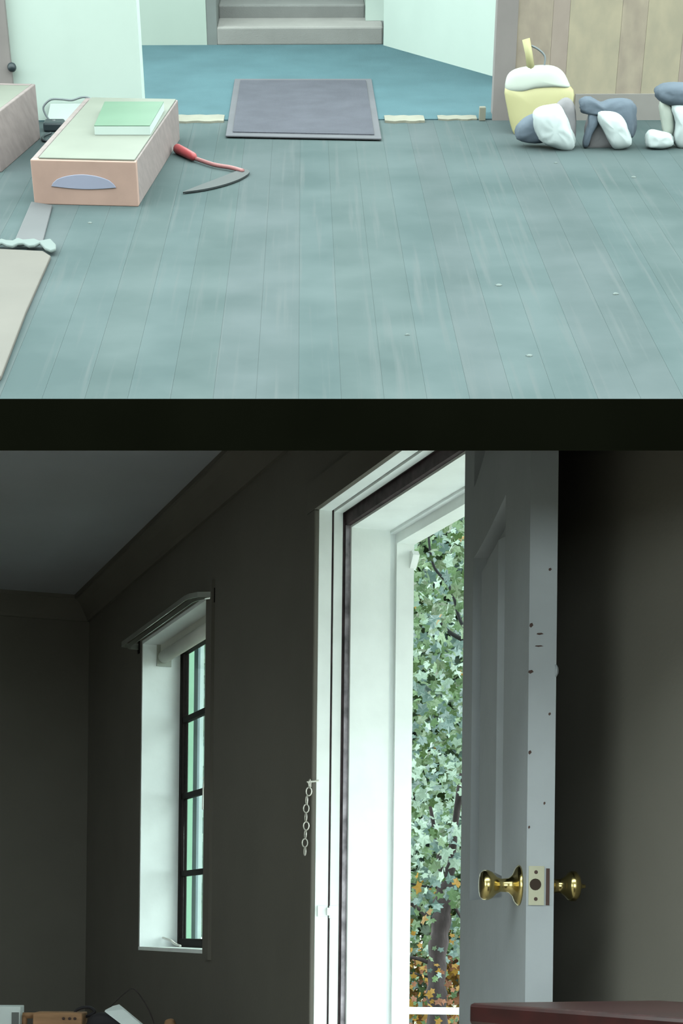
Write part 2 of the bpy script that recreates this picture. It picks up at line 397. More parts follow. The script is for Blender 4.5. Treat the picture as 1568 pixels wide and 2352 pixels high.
mb = MB(); Abox(mb, smid - .011, smid + .011, TR + .004, TR + .024, zb, zt - .03); mb.build('muntin', 'sash_dark', win)
zz = [zb + .012] + [z_of(412, y, TR) for y in (2007, 1831, 1657)] + [zt - .04]
for i in range(4):
    for (p, q) in ((s0 - SW, smid + .011), (smid - .011, s1 + SW)):
        mb = MB(); Abox(mb, p, q, TR + .012, TR + .015, zz[i] + (.011 if i else 0), zz[i + 1] - (.011 if i < 3 else 0)); mb.build('pane', 'window_glass', win)
mb = MB()                                                          # bead round the opening, painted like the wall
sb = s_of(490, 1700)
Abox(mb, sWn, sb, -.012, 0, zW0 - .02, zW1 + .03); Abox(mb, sWn, sWf, -.006, 0, zW1, zW1 + .02)
mb.build('casing_bead', 'lower_wall', win)

# --- doorway: jambs, stops, weather strip, casing
dw = sthing('door_1', A(0, 0, 0), 'white painted doorway frame with deep stepped jamb', 'door frame')
def jamb_profile(mb, t0, t1, e, z1, m=None):                        # one step of the far jamb, standing e proud into the opening
    Abox(mb, .002, -e, t0, t1, 0, z1)
sn = sDn
zH = zD
def step(name, mtl, t0, t1, e, eh):
    mb = MB(); Abox(mb, .0, -e, t0, t1, 0, zH - eh); mb.build(name, mtl, dw)                      # far jamb
    mb = MB(); band(mb, 0, sn, zH - eh, zH, t0, t1); mb.build(name + '_head', 'weatherstrip' if name == 'weather_flange' else mtl, dw)
    mb = MB(); Abox(mb, sn, sn + e, t0, t1, 0, min(zH - eh, ztop(sn) - .005)); mb.build(name, mtl, dw)
step('jamb_strip', 'white_paint', -.004, .034, .006, .010)
step('jamb_groove', 'weatherstrip', .034, .040, .004, .006)
step('jamb_strip', 'white_paint', .040, .066, .007, .014)
step('weather_strip', 'weatherstrip', .066, .074, .006, .012)
step('weather_flange', 'strip_metal', .074, .088, .010, .048)
step('jamb_face', 'white_paint', .088, .205, .020, .055)
step('jamb_groove', 'reveal_paint', .205, .222, .014, .062)
step('brick_moulding', 'white_paint', .222, .275, .026, .090)
mb = MB(); Abox(mb, .062, -.006, -.018, -.003, 0, zH - .010); mb.build('casing', 'lower_wall', dw, bevel=.004)
mb = MB(); band(mb, .062, sn - .06, zH - .010, zH + .075, -.018, -.003); mb.build('casing', 'lower_wall', dw)
zc = z_of(745, 2092)
mb = MB(); Abox(mb, -.006, -.010, .002, .030, zc - .016, zc + .016); Abox(mb, -.006, -.016, .028, .050, zc - .012, zc + .010); Abox(mb, -.007, -.014, .036, .062, zc - .02, zc + .016)
mb.build('strike_plate', 'white_paint', dw, bevel=.002)
mb = MB(); Abox(mb, .0, sn, -.02, .27, -.005, .02); mb.build('door_sill', 'white_paint', dw)
mb = MB(); zk = z_of(962, 1276, .275)                                # small bracket on the outer moulding
mb.prism([A(-.026, .262, zk - .03), A(-.026, .262, zk + .018), A(-.040, .262, zk + .018), A(-.052, .262, zk + .004)], nA * .02)
mb.build('hook_bracket', 'white_paint', dw)

# --- door leaf, swung in towards the eye
hp = at_depth(1056, 2145, 3.78); np_ = at_depth(1207, 2145, 3.10)
hp.z = np_.z = 0
uD = (np_ - hp); LD = uD.length; uD.normalize(); wD = V((uD.y, -uD.x, 0))
if wD.x < 0: wD = -wD                                                # thickness, away from the visible face
TD = .050
ZB = .012
def Dp(u, w, z): return hp + uD * u + wD * w + V((0, 0, z))
def dz(x, y, w=0.0): return on_plane(x, y, hp, wD).z
def du(x, y): return (on_plane(x, y, hp, wD) - hp).dot(uD)
leaf = thing('panel_door', hp + V((0, 0, ZB)), 'grey white panelled door standing open beside the bright doorway', 'door')
ztd = lambda u: slab_under(Dp(u, 0, 0).y) - .020 + Dp(u, 0, 0).x * ROLL - .0005
# the face is a grid with recessed panels: columns in u, rows in z
uL0, uL1 = du(1079, 2000), du(1152, 2000)
zP0 = dz(1080, 2068)
def arch(u): # lower edge of the curved rail
    k = (u - uL0) / (uL1 - uL0); return dz(1085, 1285) + (dz(1150, 1150) - dz(1085, 1285)) * (k ** 1.4)
def arch2(u):
    k = (u - uL0) / (uL1 - uL0); return dz(1082, 1150) + .16 * max(0, k) ** 1.3 + .02
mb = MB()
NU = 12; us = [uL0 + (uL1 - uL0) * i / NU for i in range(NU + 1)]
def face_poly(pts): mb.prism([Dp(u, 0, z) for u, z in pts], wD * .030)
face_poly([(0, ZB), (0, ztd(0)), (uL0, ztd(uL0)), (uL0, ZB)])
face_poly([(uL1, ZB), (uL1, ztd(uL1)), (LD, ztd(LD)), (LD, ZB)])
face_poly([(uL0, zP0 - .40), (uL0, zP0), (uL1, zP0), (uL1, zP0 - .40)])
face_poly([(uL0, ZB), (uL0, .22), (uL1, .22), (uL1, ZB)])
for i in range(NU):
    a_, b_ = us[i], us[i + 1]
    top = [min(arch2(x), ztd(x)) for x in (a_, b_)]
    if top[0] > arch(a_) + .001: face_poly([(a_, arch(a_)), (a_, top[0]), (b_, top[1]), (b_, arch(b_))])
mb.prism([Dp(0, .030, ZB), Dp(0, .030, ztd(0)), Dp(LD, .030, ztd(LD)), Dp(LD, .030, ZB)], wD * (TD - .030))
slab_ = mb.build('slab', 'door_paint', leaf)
def raised(z0f, z1f, name):
    g = (uL1 - uL0); a0, a1 = uL0 + .002, uL1 - .002; i0, i1 = uL0 + g * .22, uL1 - g * .26
    n = 10; o_, i_ = [], []
    for k in range(n + 1):
        u = a0 + (a1 - a0) * k / n; o_.append((u, z1f(u) - .002)); u = i0 + (i1 - i0) * k / n; i_.append((u, z1f(u) - .05))
    o_ += [(a1, z0f(a1) + .002), (a0, z0f(a0) + .002)]; i_ += [(i1, z0f(i1) + .05), (i0, z0f(i0) + .05)]; cu, cz = (i0 + i1) / 2, .5 * (z0f(i0) + z1f(i0))
    j_ = [(cu + (u - cu) * 1.10, z + (.012 if z > cz else -.012)) for u, z in i_]
    mb = MB(); mb.loft([[Dp(u, .0305, z) for u, z in o_], [Dp(u, .0290, z) for u, z in o_], [Dp(u, .0270, z) for u, z in j_], [Dp(u, .004, z) for u, z in i_]]); return mb.build(name, 'door_paint', slab_)
raised(lambda u: zP0, arch, 'raised_panel')
raised(lambda u: .22, lambda u: zP0 - .40, 'raised_panel')
# latch plate on the edge, with hole and screws
eu = LD
def Ep(w, z, k=0.0): return Dp(LD + k, w, z)
zl0, zl1 = on_plane(1225, 2079, Dp(LD, 0, 0), uD).z, on_plane(1225, 1989, Dp(LD, 0, 0), uD).z
mb = MB(); mb.box3(Ep(.004, zl0), wD * .028, uD * .002, V((0, 0, zl1 - zl0))); lp = mb.build('latch_plate', 'pale_brass', leaf)
zm = (zl0 + zl1) / 2
mb = MB(); mb.lathe(Ep(.016, zm + .002, .0021), uD, [(0, .0105), (.0006, .0105)], 16); mb.build('latch_hole', 'dark_hole', lp)
for q in (zl0 + .011, zl1 - .011):
    mb = MB(); mb.lathe(Ep(.017, q, .002), uD, [(0, .0035), (.0008, .003)], 10); mb.build('screw', 'chip', lp)
mb = MB(); mb.box3(Ep(.0355, zl0), wD * .0065, uD * .0012, V((0, 0, zl1 - zl0 - .004))); mb.build('mortise_gap', 'chip', leaf)
for x, y, ww, hh in ((1263, 1308, .006, .006), (1214, 1436, .007, .009), (1240, 1456, .013, .004), (1238, 1484, .016, .003), (1214, 1543, .010, .007), (1209, 1728, .006, .008), (1262, 1640, .005, .006), (1250, 1845, .004, .006), (1210, 1900, .004, .006)):
    p = on_plane(x, y, Dp(LD, 0, 0), uD); wv = min(max((p - Dp(LD, 0, 0)).dot(wD), .004), TD - .004)
    mb = MB(); mb.prism([Ep(wv - ww * .5, p.z - hh * .2, .0001), Ep(wv - ww * .1, p.z - hh * .5, .0001), Ep(wv + ww * .5, p.z, .0001), Ep(wv + ww * .2, p.z + hh * .5, .0001), Ep(wv - ww * .4, p.z + hh * .3, .0001)], uD * .0004); mb.build('paint_chip', 'chip', slab_)
p = on_plane(1270, 1540, Dp(LD, 0, 0), uD)
mb = MB(); mb.lathe(Dp(LD - .004, TD - .002, p.z), wD, [(0, .012), (.003, .011), (.006, .006), (.007, .001)], 14); mb.build('paint_lump', 'door_paint', slab_, True)
# knob set through the leaf
zk = on_plane(1226, 2032, Dp(LD, 0, 0), uD).z; uk = LD - .062
kp = [(0, .037), (.003, .037), (.008, .030), (.012, .020), (.020, .013), (.034, .012), (.042, .016), (.050, .024), (.058, .0275), (.066, .027), (.071, .022), (.073, .012), (.0735, .001)]
mb = MB(); mb.lathe(Dp(uk, 0, zk), -wD, kp, 28); mb.build('door_knob', 'brass', leaf, True)
kp2 = [(0, .030), (.004, .029), (.008, .020), (.016, .0125), (.026, .0125), (.034, .018), (.040, .025), (.046, .0275), (.054, .027), (.060, .021), (.063, .010), (.066, .004), (.072, .0035), (.073, .001)]
mb = MB(); mb.lathe(Dp(uk, TD, zk), wD, kp2, 28); mb.build('door_knob', 'brass', leaf, True)
for zz_ in (.25, .95, 1.55):
    mb = MB(); mb.tube([Dp(-.004, TD + .002, zz_), Dp(-.004, TD + .002, zz_ + .09)], .006, 8); mb.build('hinge', 'pale_brass', leaf)

# ================================================================== UPPER STOREY: structure
bT = ab(700, 277)[1]                                                # threshold line
bF = ab(600, 105)[1]                                                # far end of the corridor
aL = ab(330, 277)[0]; aR = ab(1133, 277)[0]                         # sides of the opening
HT = 1.15                                                           # built height of the walls
base = MB(); base.prism([U(-1.25, -.03, -.09), U(1.25, -.03, -.09), U(2.2, bF + .75, -.09), U(-2.2, bF + .75, -.09)], nU * .0888)
fl_up = struct(base.build('floor_upper', 'joint_dust'), 'scuffed grey green painted board floor of the upper room', 'floor')
PW = .108; a = -1.62; i = 0
rnd = random.Random(3)
meshes = []
for k, mname in enumerate(('floor_paint', 'floor_paint_b', 'floor_paint_c')):
    mb = MB(); 
    L0, L1 = -.03, bT
    mb.v = [V((0, L0, -.0012)), V((PW - .0005, L0, -.0012)), V((PW - .0005, L1, -.0012)), V((0, L1, -.0012)), V((0, L0, 0)), V((PW - .0005, L0, 0)), V((PW - .0005, L1, 0)), V((0, L1, 0))]
    mb.f = [(0, 3, 2, 1), (4, 5, 6, 7), (0, 1, 5, 4), (1, 2, 6, 5), (2, 3, 7, 6), (3, 0, 4, 7)]
    me = bpy.data.meshes.new('plank'); me.from_pydata(mb.v, [], mb.f); me.materials.append(MATS[mname]); meshes.append(me)
MU = Matrix.Identity(4)
for r_ in range(3): MU[r_][0] = sU[r_]; MU[r_][1] = hU[r_]; MU[r_][2] = nU[r_]; MU[r_][3] = P0[r_]
while a < 1.6:
    ob = bpy.data.objects.new('plank', meshes[rnd.randrange(3)]); COL.objects.link(ob)
    ob.parent = fl_up
    ob.matrix_parent_inverse = Matrix.Identity(4)
    mw = MU @ Matrix.Translation((a, 0, 0)); mw.translation = mw.translation - fl_up.location
    ob.matrix_basis = mw; a += PW; i += 1
mb = MB(); Ubox(mb, -1.9, 1.6, bT + .004, bF + .3, -.004, .004)
struct(mb.build('floor_carpet', 'carpet_teal'), 'teal carpet of the corridor beyond the doormat', 'carpet')
# wall with the opening: white part left, veneer planks right
mb = MB(); Ubox(mb, -1.75, aL, bT + .005, bT + .14, .0, HT); struct(mb.build('wall_upper_left', 'upper_white'), 'bright white wall left of the teal carpet', 'wall')
mb = MB(); aT = up_at(22, 120, bT - .02)[0]; Ubox(mb, aT - .16, aT, bT - .03, bT + .006, 0, HT)
tr = struct(mb.build('trim_4', 'jamb_brown'), 'grey brown door trim at the left edge', 'trim')
a_, c_ = up_at(29, 152, bT - .02)
mb = MB(); mb.lathe(U(a_, bT + .006, c_), -hU, [(0, .008), (.03, .008), (.034, .015), (.05, .018), (.06, .012), (.064, .002)], 16); mb.build('latch_knob', 'black_kit', tr, True)
wr = MB(); Ubox(wr, aR + .002, 1.62, bT + .012, bT + .14, 0, HT)
wr = struct(wr.build('wall_upper_right', 'jamb_brown'), 'brown wood veneer wall behind the bundles', 'wall')
edges = [1135, 1183, 1262, 1300, 1418, 1476, 1560, 1640, 1720]
mm = ['jamb_brown', 'veneer', 'veneer_b', 'veneer_c', 'veneer', 'veneer_c', 'veneer_b', 'veneer', 'veneer_c']
for i in range(len(edges) - 1):
    a0 = up_at(edges[i], 150, bT)[0]; a1 = up_at(edges[i + 1], 150, bT)[0]
    mb = MB(); Ubox(mb, a0 + .0004, a1 - .0004, bT - (.012 if i == 0 else .004), bT + .012, .0, HT); mb.build('plank', mm[i], wr)
mb = MB(); a0 = up_at(1320, 240, bT - .01)[0]; c0 = up_at(1400, 216, bT - .012)[1]
Ubox(mb, a0, 1.6, bT - .016, bT - .005, 0, c0); struct(mb.build('baseboard_upper', 'skirting_grey'))
# corridor: far wall left part, post, stairs, right side wall
aP = up_at(474, 60, bF)[0]
mb = MB(); Ubox(mb, -1.9, aP, bF, bF + .12, 0, HT); struct(mb.build('wall_upper_back', 'upper_white_shaded'), 'shaded white end wall of the carpeted corridor', 'wall')
mb = MB(); aP2 = up_at(497, 60, bF)[0]; Ubox(mb, aP + .001, aP2 + .001, bF + .002, bF + .75, 0, HT); struct(mb.build('trim_5', 'post_grey'))
p0 = ab(880, 106); p1 = ab(1133, 178); dirv = V((p1[0] - p0[0], p1[1] - p0[1])); e1 = (p0[0] + dirv.x * 1.25, p0[1] + dirv.y * 1.25)
mb = MB(); mb.prism([U(p0[0], p0[1]), U(e1[0], e1[1]), U(e1[0] + .1, e1[1] + .1), U(p0[0] + .1, p0[1] + .1)], nU * HT)
struct(mb.build('wall_upper_side', 'upper_white'), 'white angled side wall right of the teal carpet', 'wall')
st = struct(MB().prism([U(aP2, bF + .01), U(p0[0], bF + .01), U(p0[0], bF + .9), U(aP2, bF + .9)], nU * .02).build('stairs', 'stair_grey'), 'grey carpeted steps at the end of the corridor', 'stairs')
h1 = up_at(700, 62, bF)[1]
b2 = ab(700, 41, h1)[1]
mb = MB(); Ubox(mb, aP2, p0[0] - .002, bF, b2 + .02, .0, h1); mb.build('step', 'stair_grey', st, bevel=.008)
h2 = up_at(700, 11, b2)[1]
aS2 = up_at(838, 30, b2)[0]
mb = MB(); Ubox(mb, aP2, aS2, b2, b2 + .5, .0, h2); mb.build('step', 'stair_grey_b', st, bevel=.008)
mb = MB(); Ubox(mb, aS2, p0[0] + .3, b2 - .10, b2 + .5, h1 + .001, HT); struct(mb.build('wall_upper_stair', 'upper_white'))
mb = MB(); Ubox(mb, aP2, aS2, b2 + .02 + .16, b2 + .5, h2 + .001, HT); struct(mb.build('wall_upper_end', 'upper_white_shaded'))
# threshold pieces, worn and broken
for x0, x1, y0, y1, hh in ((398, 516, 283, 268, .008), (884, 972, 283, 270, .009), (1006, 1092, 277, 268, .006)):
    a0, b0 = ab(x0, y0); a1, b1 = ab(x1, y1); mb = MB()
    n = 9; top = []; bot = []
    for k in range(n):
        q = k / (n - 1); top.append((a0 + (a1 - a0) * q, b1 + .006 * math.sin(k * 2.1))); bot.append((a0 + (a1 - a0) * q, b0 + .008 * math.cos(k * 1.7)))
    mb.prism([U(p, q, -.002) for p, q in bot + top[::-1]], nU * (hh + .002))
    o = mb.build('threshold_strip', 'threshold_cream')
    tag(o, {398: 'broken cream threshold strip left of the doormat', 884: 'short cream threshold piece touching right of the doormat', 1006: 'thin cream threshold piece nearest the brown wall'}[x0], 'threshold', 'worn threshold pieces at the carpet edge')
a0, c1 = up_at(1108, 245, bT - .01)
mb = MB(); Ubox(mb, a0 - .013, a0 + .013, bT - .022, bT + .003, 0, c1); tag(mb.build('wood_stub', 'threshold_cream', bevel=.003), 'small upright cream wood stub at the brown jamb', 'stub')

# ================================================================== UPPER STOREY: things
# doormat
q = [ab(518, 318), ab(876, 325), ab(853, 187), ab(539, 187)]
mbo = thing('doormat', U(*[sum(p[i] for p in q) / 4 for i in (0, 1)]), 'grey rectangular doormat lying half on teal carpet', 'mat')
def inset(q, d):
    cx = sum(p[0] for p in q) / 4; cy = sum(p[1] for p in q) / 4
    return [(cx + (p[0] - cx) * (1 - d), cy + (p[1] - cy) * (1 - d)) for p in q]
mb = MB(); mb.prism([U(*p, .005) for p in q], nU * .006); mb.build('border', 'mat_edge', mbo, bevel=.002)
mb = MB(); mb.prism([U(*p, .011) for p in inset(q, .09)], nU * .004); mb.build('pile', 'mat_grey', mbo)

# wooden box with a pale lid
B1 = ab(79, 469); B2 = ab(318, 475)
Hb = .5 * (up_at(80, 368, B1[1])[1] + up_at(318, 371, B2[1])[1])
Bk = ab(394, 229, Hb); e = V((B2[0] - B1[0], B2[1] - B1[1])); bk = V((Bk[0] - B2[0], Bk[1] - B2[1]))
w_ = e.normalized(); nrm = V((-w_.y, w_.x)); Lb = bk.dot(nrm); sh = bk.dot(w_) * .62
cor = [V(B1), V(B2), V(B2) + nrm * Lb + w_ * sh, V(B1) + nrm * Lb + w_ * sh]
bx = thing('wooden_box', U(*((cor[0] + cor[2]) / 2)), 'long wooden box with pale lid carrying the green book', 'box')
def quad(mb, pts, c0, c1): return mb.prism([U(p[0], p[1], c0) for p in pts], nU * (c1 - c0))
f = lambda x, y: cor[0] * (1 - x) * (1 - y) + cor[1] * x * (1 - y) + cor[2] * x * y + cor[3] * (1 - x) * y
t1_ = .055; t2_ = .03
mb = MB(); quad(mb, [f(0, 0), f(1, 0), f(1, t2_), f(0, t2_)], 0, Hb); fp = mb.build('front_board', 'box_front', bx, bevel=.003)
mb = MB(); quad(mb, [f(0, 1 - t2_), f(1, 1 - t2_), f(1, 1), f(0, 1)], 0, Hb); mb.build('back_board', 'box_side', bx, bevel=.003)
mb = MB(); quad(mb, [f(0, t2_), f(t1_, t2_), f(t1_, 1 - t2_), f(0, 1 - t2_)], 0, Hb); mb.build('side_board', 'box_side', bx, bevel=.003)
mb = MB(); quad(mb, [f(1 - t1_, t2_), f(1, t2_), f(1, 1 - t2_), f(1 - t1_, 1 - t2_)], 0, Hb); mb.build('side_board', 'box_side', bx, bevel=.003)
mb = MB(); quad(mb, [f(t1_, t2_), f(1 - t1_, t2_), f(1 - t1_, 1 - t2_), f(t1_, 1 - t2_)], 0, .012); mb.build('bottom_board', 'box_side', bx)
mb = MB(); quad(mb, [f(.075, .012), f(.985, .012), f(.985, .985), f(.075, .985)], Hb, Hb + .006); mb.build('lid', 'box_lid', bx, bevel=.002)
# finger slot plate on the front, a lens shape
fn = (V((e.x, e.y)).normalized())
def Fp(x, c, out): p = f(x, 0) - V((-w_.y, w_.x)) * out; return U(p[0], p[1], c)
n = 14; top = [(.20 + .58 * k / n, Hb * (.50 + .20 * math.sin(math.pi * k / n) ** .6)) for k in range(n + 1)]
bot = [(.80 - .62 * k / n, Hb * (.42 - .05 * math.sin(math.pi * k / n))) for k in range(n + 1)]
mb = MB(); mb.loft([[Fp(x, c, -.001) for x, c in top + bot], [Fp(x, c, .004) for x, c in top + bot]]); mb.build('label_plate', 'box_plate', fp, bevel=.0015)
# green book on the lid
c0 = Hb + .006; TB = .032
qb = [ab(216, 288, c0 + TB), ab(344, 288, c0 + TB), ab(376, 233, c0 + TB), ab(240, 233, c0 + TB)]
bo = thing('green_book', U(*[sum(p[i] for p in qb) / 4 for i in (0, 1)], c0), 'closed green book with white page edges on the box lid', 'book')
mb = MB(); mb.prism([U(*p, c0 + .001) for p in qb], nU * (TB - .004)); mb.build('pages', 'book_pages', bo)
mb = MB(); mb.prism([U(*p, c0 + TB - .003) for p in qb], nU * .003); mb.build('cover', 'book_green', bo, bevel=.001)
# second box at the left edge
D1_ = V(ab(4, 396)); D2_ = V(ab(93, 318)); e2 = D2_ - D1_; ln = e2.length; e2 = e2 / ln; pn = V((-e2.y, e2.x)); H2 = up_at(4, 263, D1_.y)[1]
g = lambda x, y: D1_ + e2 * ln * y + pn * .25 * x
b2x = thing('wooden_box', U(*g(.5, .5)), 'grey brown wooden box with cream top cut off by the left edge', 'box')
mb = MB(); quad(mb, [g(0, .0), g(.06, .0), g(.06, 1), g(0, 1)], 0, H2); mb.build('side_board', 'box_side', b2x, bevel=.003)
mb = MB(); quad(mb, [g(.94, .0), g(1, .0), g(1, 1), g(.94, 1)], 0, H2); mb.build('side_board', 'box_side', b2x, bevel=.003)
mb = MB(); quad(mb, [g(.06, 0), g(.94, 0), g(.94, .05), g(.06, .05)], 0, H2); mb.build('front_board', 'box_front', b2x)
mb = MB(); quad(mb, [g(.06, .95), g(.94, .95), g(.94, 1), g(.06, 1)], 0, H2); mb.build('back_board', 'box_side', b2x)
mb = MB(); quad(mb, [g(.06, .05), g(.94, .05), g(.94, .95), g(.06, .95)], H2 - .02, H2 - .001); mb.build('lid', 'box_lid', b2x)
# tangle between the boxes
c = ab(122, 300)
kt = thing('power_adapter', U(*c), 'dark power adapter with painted-on highlight between the two boxes', 'adapter')
mb = MB(); Ubox(mb, c[0] - .035, c[0] + .045, c[1] - .03, c[1] + .05, 0, .035); kb = mb.build('body', 'black_kit', kt, bevel=.008)
mb = MB(); mb.lathe(U(c[0] + .005, c[1] + .01, .035), nU, [(0, .007), (.003, .006), (.004, .001)], 12); mb.build('highlight_disc', 'highlight_spot', kb)  # pale disc imitating a highlight on the dark case
pts = smooth_curve([U(*ab(118, 312), .01), U(*ab(100, 318), .008), U(*ab(102, 327), .006), U(*ab(126, 325), .006)])
mb = MB(); mb.tube(pts, .005, 6); mb.build('cable', 'black_kit', kt, True)
def upt(x, y, b): a_, c_ = up_at(x, y, b); return U(a_, b, max(c_, .004))
bw = bT - .045
pts = smooth_curve([upt(116, 279, bw), upt(104, 262, bw), upt(100, 245, bw), upt(116, 229, bw), upt(140, 228, bw), upt(165, 230, bw), upt(190, 223, bw), upt(208, 228, bw), upt(214, 250, bw), upt(212, 284, bw)])
mb = MB(); mb.tube(pts, .004, 6); tag(mb.build('wire_loop', 'wire_grey', None, True), 'thin grey wire loop standing against the wall behind the pale lidded box', 'wire')
bp0, bp1 = bT - .030, bT - .004
mb = MB(); mb.prism([upt(108, 283, bp0), upt(176, 283, bp0), upt(190, 238, bp1), upt(116, 238, bp1)], -hU * .003); tag(mb.build('paper_sheet', 'book_pages'), 'white paper sheet leaning on the wall inside the wire loop', 'paper')
# red handled sickle
sk = thing('sickle', fl(480, 395), 'red handled curved dark blade tool on the floor', 'tool')
mb = MB(); h0, h1_ = fl(404, 340, .018), fl(448, 362, .018); d = (h1_ - h0); mb.tube([h0, h0 + d * .08, h0 + d * .5, h0 + d * .9, h1_], [.011, .018, .017, .015, .008], 12); mb.build('handle', 'red_handle', sk, True)
mb = MB(); mb.tube(smooth_curve([fl(440, 361, .013), fl(490, 378, .012), fl(530, 385, .012), fl(558, 393, .010)]), .0075, 8); mb.build('neck', 'pink_neck', sk, True)
oc = smooth_curve([fl(556, 391), fl(573, 400), fl(556, 414), fl(520, 428), fl(470, 440), fl(420, 447)], 6); ic = smooth_curve([fl(548, 392), fl(546, 397), fl(526, 405), fl(496, 417), fl(456, 432), fl(420, 446.5)], 6)
mb = MB(); mb.prism([p + nU * .003 for p in oc + ic[::-1]], nU * .006); mb.build('blade', 'dark_blade', sk)
# boards lying at the left edge with a frayed white edge
mb = MB(); mb.prism([fl(-200, 600), fl(-200, 1000), fl(-40, 920), fl(4, 872), fl(60, 725), fl(117, 596), fl(100, 585), fl(0, 580)], nU * .012)
tag(mb.build('floor_board', 'cream_board', bevel=.003), 'long cream board on the floor at the left edge', 'board')
mb = MB(); mb.prism([fl(30, 566), fl(98, 562), fl(121, 476), fl(72, 468)], nU * .008)
tag(mb.build('floor_board', 'blue_board', bevel=.003), 'short pale board between the cream board and wooden box', 'board')
out = []
for k in range(13): x = -20 + k * 12.5; out.append(fl(x, 566 + 3 * math.sin(k * 2.2) - (2 if 4 < k < 8 else 0) + (8 if k > 11 else 0)))
out2 = []
for k in range(13): x = -20 + k * 12.5; out2.append(fl(x, 577 + 4 * math.cos(k * 1.7) + (10 if k > 9 else 0)))
mb = MB(); mb.prism([p + nU * .012 for p in out + out2[::-1]], nU * .010); tag(mb.build('frayed_cloth', 'fluff', bevel=.004), 'frayed white cloth strip across the end of the cream board', 'cloth')

# yellow scoop leaning on the veneer wall
def upl(b): return lambda x, y: up_at(x, y, b)
bS = ab(1200, 308)[1]
sc = thing('yellow_scoop', U(up_at(1235, 300, bS)[0], bS), 'yellow and white rounded scoop with stick handle leaning on brown wall', 'scoop')
lean = (nU * 1.0 + hU * .22).normalized()
oS = U(0, bS); Ysc = lambda p: (p[0], p[1] / lean.dot(nU))
def outl(pts, b): return [Ysc(up_at(x, y, b)) for x, y in pts]
low = outl([(1161, 206), (1165, 250), (1176, 300), (1190, 312), (1240, 312), (1290, 300), (1314, 250), (1319, 210), (1290, 196), (1230, 198), (1190, 205)], bS)
mb = MB(); mb.puff(low, .012, .022, oS, sU, lean, -hU, 5); mb.build('pan', 'scoop_yellow', sc, True)
cap = outl([(1164, 212), (1163, 190), (1172, 172), (1195, 161), (1240, 155), (1275, 157), (1296, 170), (1308, 192), (1310, 205), (1280, 205), (1230, 208), (1195, 216)], bS)
mb = MB(); mb.puff(cap, .012, .024, oS, sU, lean, -hU, 5); mb.build('rim', 'scoop_white', sc, True)
h = [up_at(*p, bS) for p in ((1222, 165), (1218, 130), (1212, 97))]
mb = MB(); mb.tube([oS + sU * p[0] + lean * (p[1] / lean.dot(nU)) for p in h], [.016, .015, .016], 10); mb.build('stick', 'scoop_yellow', sc, True)
h = [up_at(*p, bS) for p in ((1224, 112), (1240, 120), (1254, 134), (1254, 152), (1250, 160))]
mb = MB(); mb.tube(smooth_curve([oS + sU * p[0] + lean * (p[1] / lean.dot(nU)) for p in h]), .004, 6); mb.build('hanging_loop', 'wire_grey', sc, True)

# three bundles on the floor in front of the veneer wall
def bundle(label, parts, yb, xc, name='cloth_bundle'):
    b = ab(xc, yb)[1]; t = thing(name, U(up_at(xc, yb, b)[0], b), label, 'bundle', 'bundles along the brown wall')
    for nm, mt, pts, off, db, df in parts:
        o = [up_at(x, y, b + off) for x, y in pts]
        mb = MB(); mb.puff(o, db, df, U(0, b + off), sU, nU, -hU, 6, .20); mb.build(nm, mt, t, True)
    return t
bundle('white stuffed bag against a dark bag beside the yellow scoop', [
    ('dark_bag', 'bundle_dark', [(1186, 318), (1187, 290), (1204, 272), (1222, 262), (1245, 258), (1262, 275), (1262, 310), (1250, 326), (1215, 328)], .05, .04, .05),
    ('grey_wrap', 'bundle_grey', [(1268, 330), (1270, 260), (1285, 232), (1304, 224), (1318, 242), (1322, 290), (1318, 335), (1305, 342)], .04, .04, .03),
    ('white_bag', 'bundle_white', [(1237, 318), (1228, 290), (1226, 262), (1238, 246), (1262, 240), (1284, 240), (1298, 262), (1308, 290), (1318, 318), (1316, 340), (1300, 347), (1270, 338), (1250, 330)], 0, .05, .05)], 343, 1275)
bundle('black topped bundle with slanted white flap between two other bundles', [
    ('grey_wrap', 'bundle_grey', [(1345, 335), (1345, 290), (1355, 262), (1380, 255), (1420, 262), (1440, 300), (1440, 335), (1400, 345), (1350, 343)], .03, .04, .03),
    ('dark_top', 'bundle_dark', [(1332, 244), (1336, 227), (1352, 222), (1378, 235), (1400, 228), (1430, 226), (1452, 234), (1459, 256), (1456, 300), (1450, 318), (1438, 300), (1425, 268), (1395, 256), (1370, 258), (1352, 262), (1338, 258)], .01, .05, .04),
    ('dark_strap', 'bundle_dark', [(1352, 258), (1372, 254), (1374, 280), (1358, 310), (1348, 338), (1338, 334), (1342, 308), (1350, 284)], .0, .02, .03),
    ('white_flap', 'bundle_white', [(1374, 256), (1395, 253), (1420, 259), (1433, 275), (1442, 300), (1449, 328), (1440, 338), (1412, 343), (1398, 325), (1384, 298), (1374, 276)], -.02, .03, .04)], 340, 1390)
bundle('pale bundle with grey top cut off by the right edge', [
    ('grey_top', 'bundle_dark', [(1503, 214), (1510, 198), (1535, 190), (1580, 192), (1600, 215), (1585, 240), (1550, 242), (1520, 236)], .02, .05, .05),
    ('white_roll', 'bundle_white', [(1542, 242), (1570, 238), (1590, 260), (1595, 330), (1560, 342), (1546, 320), (1550, 280)], .0, .04, .04),
    ('pale_fold', 'scoop_white', [(1515, 232), (1538, 238), (1546, 270), (1544, 310), (1526, 312), (1518, 280)], .02, .03, .03),
    ('white_lump', 'bundle_white', [(1483, 334), (1484, 308), (1496, 298), (1520, 302), (1540, 308), (1545, 330), (1525, 340), (1500, 340)], -.02, .04, .04)], 338, 1540)
